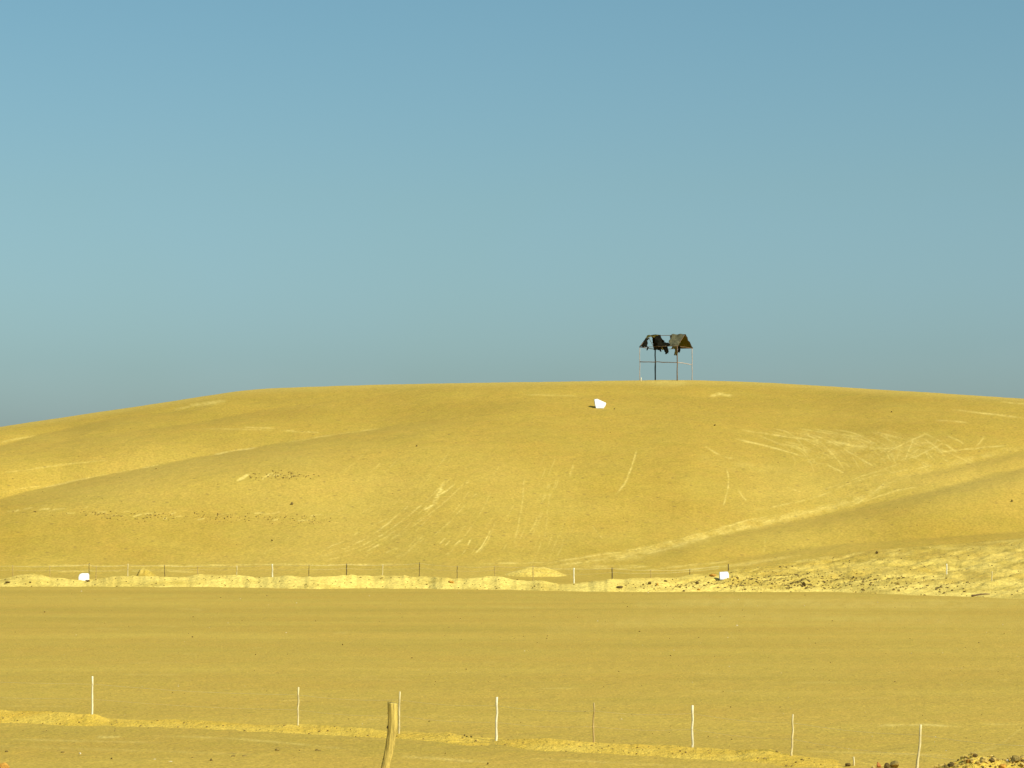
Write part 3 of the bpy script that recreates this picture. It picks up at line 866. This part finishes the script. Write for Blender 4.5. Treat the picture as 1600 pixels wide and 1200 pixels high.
# ------------------------------------------------------------------ near fence
nearf = empty('wire_fence', (0, 82, 0))
tag(nearf, 'near fence of thin crooked pale sticks along the low orange sand bank', 'fence')
NP = [(-170, -170, 1042, 1108, .030, M_POST), (144.5, 143.5, 1056.5, 1117, .032, M_POSTW), (466.5, 464.5, 1073.5, 1134, .030, M_POST), (625, 622.3, 1080.5, 1145, .030, M_POST),
      (776.5, 775.5, 1089, 1156, .036, M_POSTW), (928, 926.8, 1098, 1161, .024, M_POSTT), (1082.2, 1081.5, 1102, 1165, .036, M_POSTW), (1239, 1236.3, 1116, 1182, .032, M_POST),
      (1438.8, 1430.5, 1132, 1212, .036, M_POST), (1640, 1637, 1150, 1230, .034, M_POST)]
ntops = []
for i, (tx, fx, ty, fy, r, mt) in enumerate(NP):
    q = nbank_at(fx, max(fy - 1.0, float(NC_(fx)) + .5))
    D = q.y + .05
    ft = Vector((float(unproj(fx, D)), D, float(zrow(fy, D)) - .02))
    ft2 = ft + Vector((0, 0, -.35))
    tp = Vector((float(unproj(tx, D)), D, float(zrow(ty, D))))
    stick('fence_post', ft2, tp, r, mt, 200 + i, nearf, 'thin tan stick' if mt is M_POSTT else None, bend=.016, seg=8)
    ntops.append((ft, tp))
for hf, rad in ((.80, .0035), (.42, .003)):
    pts = []
    for (fa, ta), (fb, tb) in zip(ntops[:-1], ntops[1:]):
        for f in np.linspace(0, 1, 7)[:-1]:
            q = fa.lerp(ta, hf).lerp(fb.lerp(tb, hf), float(f)) + Vector((0, -.035, -.07 * math.sin(math.pi * f)))
            pts.append(q - nearf.location)
    link('wire', to_mesh('wire', tube_bm(bmesh.new(), pts, [rad] * len(pts), 5), True), M_WIRE, nearf)

# ------------------------------------------------------------------ thick roadside post
PD = 35.0
def pp(px, py):
    return Vector((float(unproj(px, PD)), PD, float(zrow(py, PD))))
pgz = float(emb(np.array([PD]))[0])
post = empty('timber_post', (pp(596, 1200).x, PD, pgz))
tag(post, 'thick bent weathered timber post rising from the bottom edge in front of the near fence', 'post')
ctr = [(613.0, 1098), (613.2, 1104), (613.4, 1118), (613.4, 1132), (612.6, 1144), (611, 1154), (609.2, 1166), (607, 1178), (604.2, 1190), (601.3, 1202), (598, 1220), (594, 1240), (590, 1275)]
wid = [15.6, 15.6, 15.2, 15.2, 14.6, 14.3, 13.9, 13.7, 13.7, 14.2, 14.6, 15, 16]
bm = bmesh.new()
rnd = random.Random(12)
SEG = 28
rings = []
dens_c = np.interp(np.linspace(0, 1, 60), np.linspace(0, 1, len(ctr)), [c[0] for c in ctr])
dens_y = np.interp(np.linspace(0, 1, 60), np.linspace(0, 1, len(ctr)), [c[1] for c in ctr])
dens_w = np.interp(np.linspace(0, 1, 60), np.linspace(0, 1, len(ctr)), wid)
kz = np.array([.25, .5, .25])
dens_c = np.convolve(np.pad(dens_c, 1, mode='edge'), kz, 'valid')
for i in range(60):
    c = pp(dens_c[i], dens_y[i]) - post.location
    r = dens_w[i] / 2 * PD / FPX
    ring = []
    for k in range(SEG):
        an = 2 * math.pi * k / SEG
        n_ = float(vnoise(np.array([k * 1.1]), np.array([i * .06]), 7)[0]) * .13 + float(vnoise(np.array([k * .35]), np.array([i * .18]), 8)[0]) * .10
        tilt = (.012 * math.cos(an) + random.Random(k).uniform(-.006, .006)) if i == 0 else 0
        ring.append(bm.verts.new(c + Vector((math.cos(an) * r * (1 + n_), math.sin(an) * r * (1 + n_), -tilt))))
    rings.append(ring)
for a, b in zip(rings[:-1], rings[1:]):
    for k in range(SEG):
        bm.faces.new((a[k], b[k], b[(k + 1) % SEG], a[(k + 1) % SEG]))
bm.faces.new(rings[0]); bm.faces.new(list(reversed(rings[-1])))
link('shaft', to_mesh('shaft', bm, True), M_TIMBER, post)
for (kx, ky, sx, sz, dpt) in ((606.6, 1137, .05, .055, -.012), (601.2, 1186.5, .05, .10, -.02), (599.0, 1193, .04, .07, -.01)):
    bm = bmesh.new()
    rock_bm(bm, (0, 0, 0), (sx, .05, sz), random.Random(int(ky)), 2)
    o = link('knot', to_mesh('knot', bm, True), M_KNOT, post)
    o.location = pp(kx, ky) - post.location + Vector((0, dpt, 0))

# ------------------------------------------------------------------ sand piles
def pile(px0, px1, top, basey, locf, mat, label, seed, apex=.5, dep=2.2):
    rnd = random.Random(seed)
    p0 = locf((px0 + px1) / 2, basey)
    D = p0.y
    W = (px1 - px0) / FPX * D; H = (basey - top) / FPX * D
    n = 64; m_ = 24
    X = np.linspace(-1, 1, n)[None, :].repeat(m_, 0); Y = np.linspace(-1, 1, m_)[:, None].repeat(n, 1)
    xa = (apex - .5) * 2
    xx = np.where(X < xa, (X - xa) / (1 + xa), (X - xa) / (1 - xa))
    rr_ = np.sqrt(xx ** 2 + Y ** 2)
    Z = H * (0.5 - 0.5 * np.cos(np.pi * np.clip(1 - rr_, 0, 1))) ** .8 - .25 * np.clip(rr_ - 1, 0, 1) - .1
    Z = Z + .12 * fbm(X * 6, Y * 3, seed, 3) * np.clip(1.2 - rr_, 0, 1)
    me = grid_mesh('sand_pile', X * W / 2, Y * dep, Z, {'disturbed': np.full(X.shape, .1 if mat is M_FIELD else .5) + fbm(X * 5, Y * 5, seed + 1, 3) * .5})
    o = link('sand_pile', me, mat)
    o.location = p0 + Vector((0, .6, 0))
    return tag(o, label, 'sand pile')
pile(203, 250, 887.5, 905, lambda a, b: bank_at(a, 902) + Vector((0, 2.0, -.2)), M_FIELD, 'small pointed heap of sand just behind the far sand bank at left', 3, .28)
pile(768, 905, 876, 892, lambda a, b: Vector((float(unproj(a, 262)), 262, .1)), M_BANK, 'long low heap of pale sand at the hill foot behind the far fence', 5, .5)

# rubble heap, lower right
HPT = 59.0
hb = float(emb(np.array([HPT]))[0])
n, m_ = 150, 60
hx0, hx1 = float(unproj(1425, HPT)), float(unproj(1800, HPT))
X = np.linspace(hx0, hx1, n)[None, :].repeat(m_, 0)
V = np.linspace(-1, 1, m_)[:, None].repeat(n, 1)
crest = line([(1425, 1236), (1445, 1212), (1465, 1199), (1485, 1194), (1500, 1189), (1515, 1182), (1535, 1179.5), (1560, 1181), (1580, 1182), (1600, 1183), (1680, 1190), (1800, 1240)])
H = CAM_H + (HOR - crest(800 + FPX * X / HPT)) / FPX * HPT - hb
Z = hb - .12 + (np.maximum(H, 0) + .12) * np.clip(1 - np.abs(V) ** 1.6, 0, 1) + .16 * fbm(X * 1.8, V * 2.6, 121, 4) * np.clip(1 - V ** 2, 0, 1)
Yh = HPT + V * 2.0
heap = link('rubble_heap', grid_mesh('rubble_heap', X, Yh, Z, {'disturbed': np.clip(.55 + fbm(X * 1.5, V * 2, 122, 3), 0, 1)}), M_NBANK)
tag(heap, 'heap of orange earth and broken clods in the lower right corner', 'rubble heap')
def heap_z(x, y):
    c = int(np.clip(round((x - hx0) / (hx1 - hx0) * (n - 1)), 0, n - 1)); v = (y - HPT) / 2.0
    r = int(np.clip(round((v + 1) / 2 * (m_ - 1)), 0, m_ - 1))
    return float(Z[r, c])
HR = [(1511, 1180, 5, 5, M_DARKROCK, 'small dark clod at the left end of the rubble heap top'), (1524, 1179.5, 10, 8, M_DARKROCK, 'dark brown clod beside the small dark one on the rubble heap'),
      (1553, 1179, 9, 7, M_BROWNROCK, 'brown clod at the highest point of the rubble heap'), (1550, 1187, 10, 7, M_DARKROCK, 'dark clod just below the top of the rubble heap'),
      (1585, 1187, 18, 15, M_BROWNROCK, 'largest brown boulder at the right of the rubble heap'), (1574, 1183, 5, 4, M_PALESTONE, 'pale pebble left of the largest boulder on the rubble heap'),
      (1487, 1195, 12, 9, M_DARKROCK, 'dark clod low on the left flank of the rubble heap'), (1479, 1199, 9, 8, M_BROWNROCK, 'brown clod at the left foot of the rubble heap'),
      (1535, 1187, 12, 9, M_SANDROCK, 'sandy coloured lump in the middle of the rubble heap'), (1567, 1194, 13, 9, M_ORANGE, 'orange lump low in the middle of the rubble heap'),
      (1513, 1190, 10, 8, M_ORANGE, 'orange lump on the left shoulder of the rubble heap'), (1597, 1195, 10, 8, M_SANDROCK, 'sandy lump at the right frame edge on the rubble heap')]
for i, (px, py, wpx, hpx, mt, lb) in enumerate(HR):
    dY = HPT - .15 - max(0, (py - float(crest(px)))) * .045
    x = float(unproj(px, dY)); s = dY / FPX
    zc = float(zrow(py, dY)) 
    z = min(zc - hpx * s * .35, heap_z(x, dY)) if abs(zc - heap_z(x, dY)) < .5 else heap_z(x, dY)
    rock('clod', (x, dY, z), (wpx * s, wpx * s * .8, hpx * s), mt, lb, 'clod', 'clods on the rubble heap', 300 + i, 3 if wpx > 9 else 2, .2)
# fine rubble over the heap
def rubble(name, spots, mat, seed, parent=None):
    rnd = random.Random(seed)
    bm = bmesh.new()
    for (q, s) in spots:
        rock_bm(bm, (q[0], q[1], q[2] + s * .2), (s * rnd.uniform(.8, 1.5), s * rnd.uniform(.8, 1.3), s * rnd.uniform(.6, 1)), rnd, 1)
    o = link(name, to_mesh(name, bm), mat)
    o['kind'] = 'stuff'
    return o
rs = random.Random(9)
for mt, cnt in ((M_SANDROCK, 420), (M_BROWNROCK, 150), (M_DARKROCK, 110)):
    sp = []
    for k in range(cnt):
        x = rs.uniform(hx0 + .3, hx1 - .5); y = HPT + rs.uniform(-1.3, .6)
        sp.append(((x, y, heap_z(x, y)), rs.uniform(.02, .09) * (1.3 if mt is M_SANDROCK else 1)))
    tag(rubble('rubble', sp, mt, 400 + cnt), {420: 'loose sandy crumbs over the rubble heap', 150: 'loose brown crumbs over the rubble heap', 110: 'loose dark crumbs over the rubble heap'}[cnt], 'rubble')

# ------------------------------------------------------------------ stones lying about
def on(fn, px, py, wpx, hpx, mt, lb, seed, grp=None, nm='stone', cat='stone'):
    q = fn(px, py + hpx * .5)
    s = q.y / FPX
    return rock(nm, q, (wpx * s, wpx * s * .8, hpx * s * 1.25), mt, lb, cat, grp, seed, 2, .15)
# near, right of the bank
NRk = [(1325, 1194, 9, 6, M_DARKROCK, 'dark stone left of the pale stub near the lower right'), (1373, 1195, 10, 8, M_RED, 'reddish stone between the pale stub and the leaning fence post'),
       (1398, 1194, 20, 10, M_BROWNROCK, 'broad brown stone beside the reddish one'), (1386, 1197, 12, 8, M_DARKROCK, 'dark stone between the reddish and broad brown stones'),
       (1365, 1199, 9, 5, M_SANDROCK, 'sandy flat stone under the reddish one'), (2, 1198, 22, 11, M_ORANGE, 'orange boulder tip in the bottom left corner')]
for i, (px, py, w_, h_, mt, lb) in enumerate(NRk):
    on(ground_at, px, py, w_, h_, mt, lb, 500 + i, 'stones near the lower edge')
q = ground_at(1334, 1196)
tag(link('stub', to_mesh('stub', tube_bm(bmesh.new(), [(0, 0, -.15), (.005, 0, .1), (-.004, 0, .24)], [.028, .028, .024], 8, .1), True), M_POST), 'short pale broken stub standing among stones near the lower right', 'stub').location = q
NS = [(83, 1113, 7, 4, M_DARKROCK, 'dark clod behind the near sand bank left of the first stick'), (330, 1187, 6, 5, M_DARKROCK, 'dark clod on the track near the lower left'),
      (365, 1181, 8, 3, M_BROWNROCK, 'flat brown stone right of the dark clod on the track'), (382, 1181, 9, 3, M_BROWNROCK, 'second flat brown stone right of the dark clod on the track'),
      (433, 1172, 7, 4, M_BROWNROCK, 'leftmost of three brown clods in a row left of the timber post'), (468, 1173, 5, 3, M_BROWNROCK, 'middle of three brown clods in a row left of the timber post'),
      (497, 1172, 9, 4, M_BROWNROCK, 'rightmost of three brown clods in a row left of the timber post'), (125, 1177, 4, 3, M_PALESTONE, 'small white pebble on the track near the left edge'),
      (241, 1187, 7, 2, M_PALESTONE, 'pale flat stone on the track, left one of a pair'), (266, 1190, 9, 2, M_PALESTONE, 'pale flat stone on the track, right one of a pair'),
      (10, 1174, 5, 3, M_DARKROCK, 'dark clod on the track at the left frame edge'), (98, 1175, 8, 3, M_BROWNROCK, 'brown stone on the track left of the white pebble'),
      (301, 1184, 4, 3, M_BROWNROCK, 'little brown stone left of the dark clod on the track'), (174, 1185, 4, 3, M_DARKROCK, 'little dark stone right of the white pebble on the track'),
      (205, 1131, 5, 3, M_PALESTONE, 'little pale stone on the near sand bank right of the first stick'), (435, 1137, 5, 4, M_DARKROCK, 'dark clod at the near sand bank left of the second stick'),
      (726, 1149, 4, 3, M_DARKROCK, 'dark clod on the near sand bank right of the timber post'), (762, 1193, 4, 3, M_DARKROCK, 'little dark stone at the right end of the pale patch on the track'),
      (1143, 1155, 3, 2.5, M_DARKROCK, 'lone dark pebble on the flat right of the thickest white stick')]
for i, (px, py, w_, h_, mt, lb) in enumerate(NS):
    on(ground_at, px, py, w_, h_, mt, lb, 540 + i, 'stones along the near track')
# far bank
FS = [(968.5, 917, 10, 4, M_DARKROCK, 'largest dark clod at the left end of the stony far bank'), (1015, 912, 7, 4, M_DARKROCK, 'dark clod right of the largest one on the far bank'),
      (1027, 913, 5, 4, M_ORANGE, 'orange clod right of the dark one on the far bank'), (1040, 907, 7, 3, M_DARKROCK, 'dark clod high on the far bank left of the square white block'),
      (1089, 911, 7, 4, M_DARKROCK, 'dark clod on the far bank just left of the square white block'), (1113, 899.5, 12, 5, M_ORANGE, 'orange lump touching the left of the square white block'),
      (1092, 922, 5, 3, M_ORANGE, 'small orange clod low on the far bank left of the square white block'), (705, 908.5, 10, 4, M_ORANGE, 'orange clods in the middle of the pale far bank'),
      (12, 909.5, 10, 3, M_DARKROCK, 'flat dark clod on the far bank at the left frame edge'), (137, 907.5, 8, 3, M_DARKROCK, 'dark clod on the far bank right below the rounded white block'),
      (47, 909.5, 4, 2.5, M_DARKROCK, 'small dark clod on the far bank left of the rounded white block'), (1257, 914, 9, 6, M_DARKROCK, 'dark clump in the stony far bank right of the square white block'),
      (1403, 911.5, 6, 4, M_BROWNROCK, 'brown clod in the stony far bank far right of the square white block'), (1404, 923, 5, 3, M_BROWNROCK, 'small brown clod low on the stony far bank'),
      (1370, 864, 5, 3.5, M_DARKROCK, 'lone dark stone on top of the right hand far bank')]
for i, (px, py, w_, h_, mt, lb) in enumerate(FS):
    on(bank_at, px, py, w_, h_, mt, lb, 600 + i, 'clods on the far sand bank')
q = bank_at(1532, 931.5); s = q.y / FPX
tag(link('driftwood', to_mesh('driftwood', tube_bm(bmesh.new(), [(-14 * s, -.1, .05), (-8 * s, 0, .1), (0, 0, .17), (8 * s, .05, .2), (15 * s, .1, .18)], [.09, .07, .06, .05, .03], 7, .15), True), M_POLE_B),
    'dark broken branch lying at the foot of the far bank near the right edge', 'branch').location = q
# hillside
HS = [(456.5, 786, 6, 5, M_BROWNROCK2, 'lone dark stone on the left hillside above the scuffed shelf'), (425, 845, 4, 3, M_BROWNROCK2, 'small dark stone low on the left hillside'),
      (651, 696.5, 4, 3, M_BROWNROCK2, 'small dark stone high on the hillside above the pale dig mark'), (1117, 664.5, 4, 3, M_BROWNROCK2, 'small dark stone on the hillside below the shelter'),
      (1581, 783, 4, 4, M_BROWNROCK2, 'dark stone on the right hand slope near the frame edge'), (1393, 644, 3, 2.5, M_BROWNROCK2, 'tiny dark stone high on the right of the hill'),
      (244, 732, 4, 2.5, M_BROWNROCK, 'small brown stone on the left fold of the hill'), (960, 639, 3, 2.5, M_BROWNROCK2, 'small dark stone right below the white boulder')]
for i, (px, py, w_, h_, mt, lb) in enumerate(HS):
    on(hill_at, px, py, w_ * .8, h_ * .8, mt, lb, 640 + i, 'dark stones on the hillside')

# uncountable stones
rs = random.Random(77)
sp = []
for k in range(900):
    px = rs.triangular(930, 1520, 1230); f = min(max(rs.gauss(.40, .17), .03), .95)
    yf_ = float(BF(px)); yc_ = max(float(BC(px)), yf_ - 48)
    py = yf_ + (yc_ - yf_) * f
    sp.append((bank_at(px, py), rs.choice((.07, .09, .11, .14, .20)) * rs.uniform(.7, 1.1)))
tag(rubble('rubble', sp[:560], M_BROWNROCK, 701), 'scatter of brown stones over the right of the far sand bank', 'rubble')
tag(rubble('rubble', sp[560:680], M_BROWNROCK2, 702), 'scatter of dark stones over the right of the far sand bank', 'rubble')
wide = []
for k in range(700):
    px = rs.uniform(1120, 1610); yf_ = float(BF(px)); yc_ = float(BC(px))
    wide.append((bank_at(px, yf_ + (yc_ - yf_) * rs.uniform(.02, .97)), rs.choice((.05, .07, .09, .12)) * rs.uniform(.7, 1.3)))
tag(rubble('rubble', wide[:420], M_SANDROCK, 710), 'sandy stones all over the right hand far bank', 'rubble')
tag(rubble('rubble', wide[420:], M_BROWNROCK2, 711), 'little dusty dark stones all over the right hand far bank', 'rubble')
cl = []
for (cxp, cyp, sxp, syp, nn) in ((1257, 914, 7, 3, 26), (1240, 912, 16, 5, 30), (1290, 912, 14, 5, 26), (1150, 912, 25, 6, 30), (1345, 912, 20, 6, 26), (1470, 915, 30, 7, 40), (1330, 906, 30, 5, 24)):
    for k in range(nn):
        cl.append((bank_at(rs.gauss(cxp, sxp), rs.gauss(cyp, syp)), rs.uniform(.08, .26)))
tag(rubble('rubble', cl, M_BROWNROCK2, 703), 'dark clusters of stones in the right of the far sand bank', 'rubble')
sp = []
for k in range(160):
    px = rs.uniform(0, 900); yf_ = float(BF(px)); yc_ = float(BC(px))
    sp.append((bank_at(px, yf_ + (yc_ - yf_) * rs.uniform(.05, .95)), rs.uniform(.06, .17)))
tag(rubble('rubble', sp, M_BROWNROCK, 704), 'sparse crumbs along the pale left part of the far sand bank', 'rubble')
sp = []
for k in range(330):
    px = rs.choice((rs.uniform(0, 530), rs.gauss(165, 30), rs.gauss(430, 40), rs.gauss(250, 20), rs.gauss(345, 25)))
    py = 796 + px * .028 + rs.gauss(3, 4.0)
    sp.append((hill_at(min(max(px, 0), 700), py), rs.choice((.07, .09, .11, .14, .19)) * rs.uniform(.7, 1.1)))
for k in range(60):
    sp.append((hill_at(rs.gauss(450, 18), rs.gauss(743, 3)), rs.uniform(.1, .24)))
for k in range(16):
    sp.append((hill_at(rs.gauss(398, 8), rs.gauss(746, 3)), rs.uniform(.1, .22)))
for k in range(420):
    px = rs.uniform(0, 1600); top = float(SIL(px)) + 6
    sp.append((hill_at(px, rs.uniform(top, 870)), rs.choice((.05, .07, .09, .11)) * rs.uniform(.7, 1.2)))
tag(rubble('stones', sp, M_BROWNROCK, 705), 'small brown stones strewn over the hillside, thickest along the left shelf', 'stones')
sp = []
for k in range(520):
    px = rs.uniform(0, 1600); py = 925 + 260 * rs.random() ** 1.0
    q = ground_at(px, py); sp.append((q, rs.choice((.5, .8, 1, 1.6, 2.4)) * q.y / FPX * rs.uniform(.7, 1.2)))
sp2 = []
for k in range(1500):
    px = rs.uniform(0, 1600); py = 922 + 275 * rs.random() ** 1.2
    if py > float(NC_(px)) - 2: continue
    q = ground_at(px, py); sp2.append((q, rs.choice((.6, .8, 1.1, 1.5)) * q.y / FPX * rs.uniform(.7, 1.2)))
tag(rubble('stones', [q for i, q in enumerate(sp2) if i % 8], M_SANDROCK, 708), 'sandy pebbles strewn over the gravel flat', 'stones')
tag(rubble('stones', sp2[::8], M_PALESTONE, 709), 'tiny pale pebbles strewn over the gravel flat', 'stones')
tag(rubble('stones', sp, M_BROWNROCK, 706), 'small brown stones strewn over the gravel flat', 'stones')
sp = []
for k in range(260):
    px = rs.uniform(-20, 1330); fy_ = float(NF_(px)); cy_ = float(NC_(px))
    sp.append((nbank_at(px, cy_ + (fy_ - cy_) * rs.uniform(.02, 1)), rs.choice((.02, .03, .04, .07)) * rs.uniform(.7, 1.2)))
tag(rubble('stones', sp, M_BROWNROCK, 707), 'crumbs of earth along the low orange sand bank', 'stones')
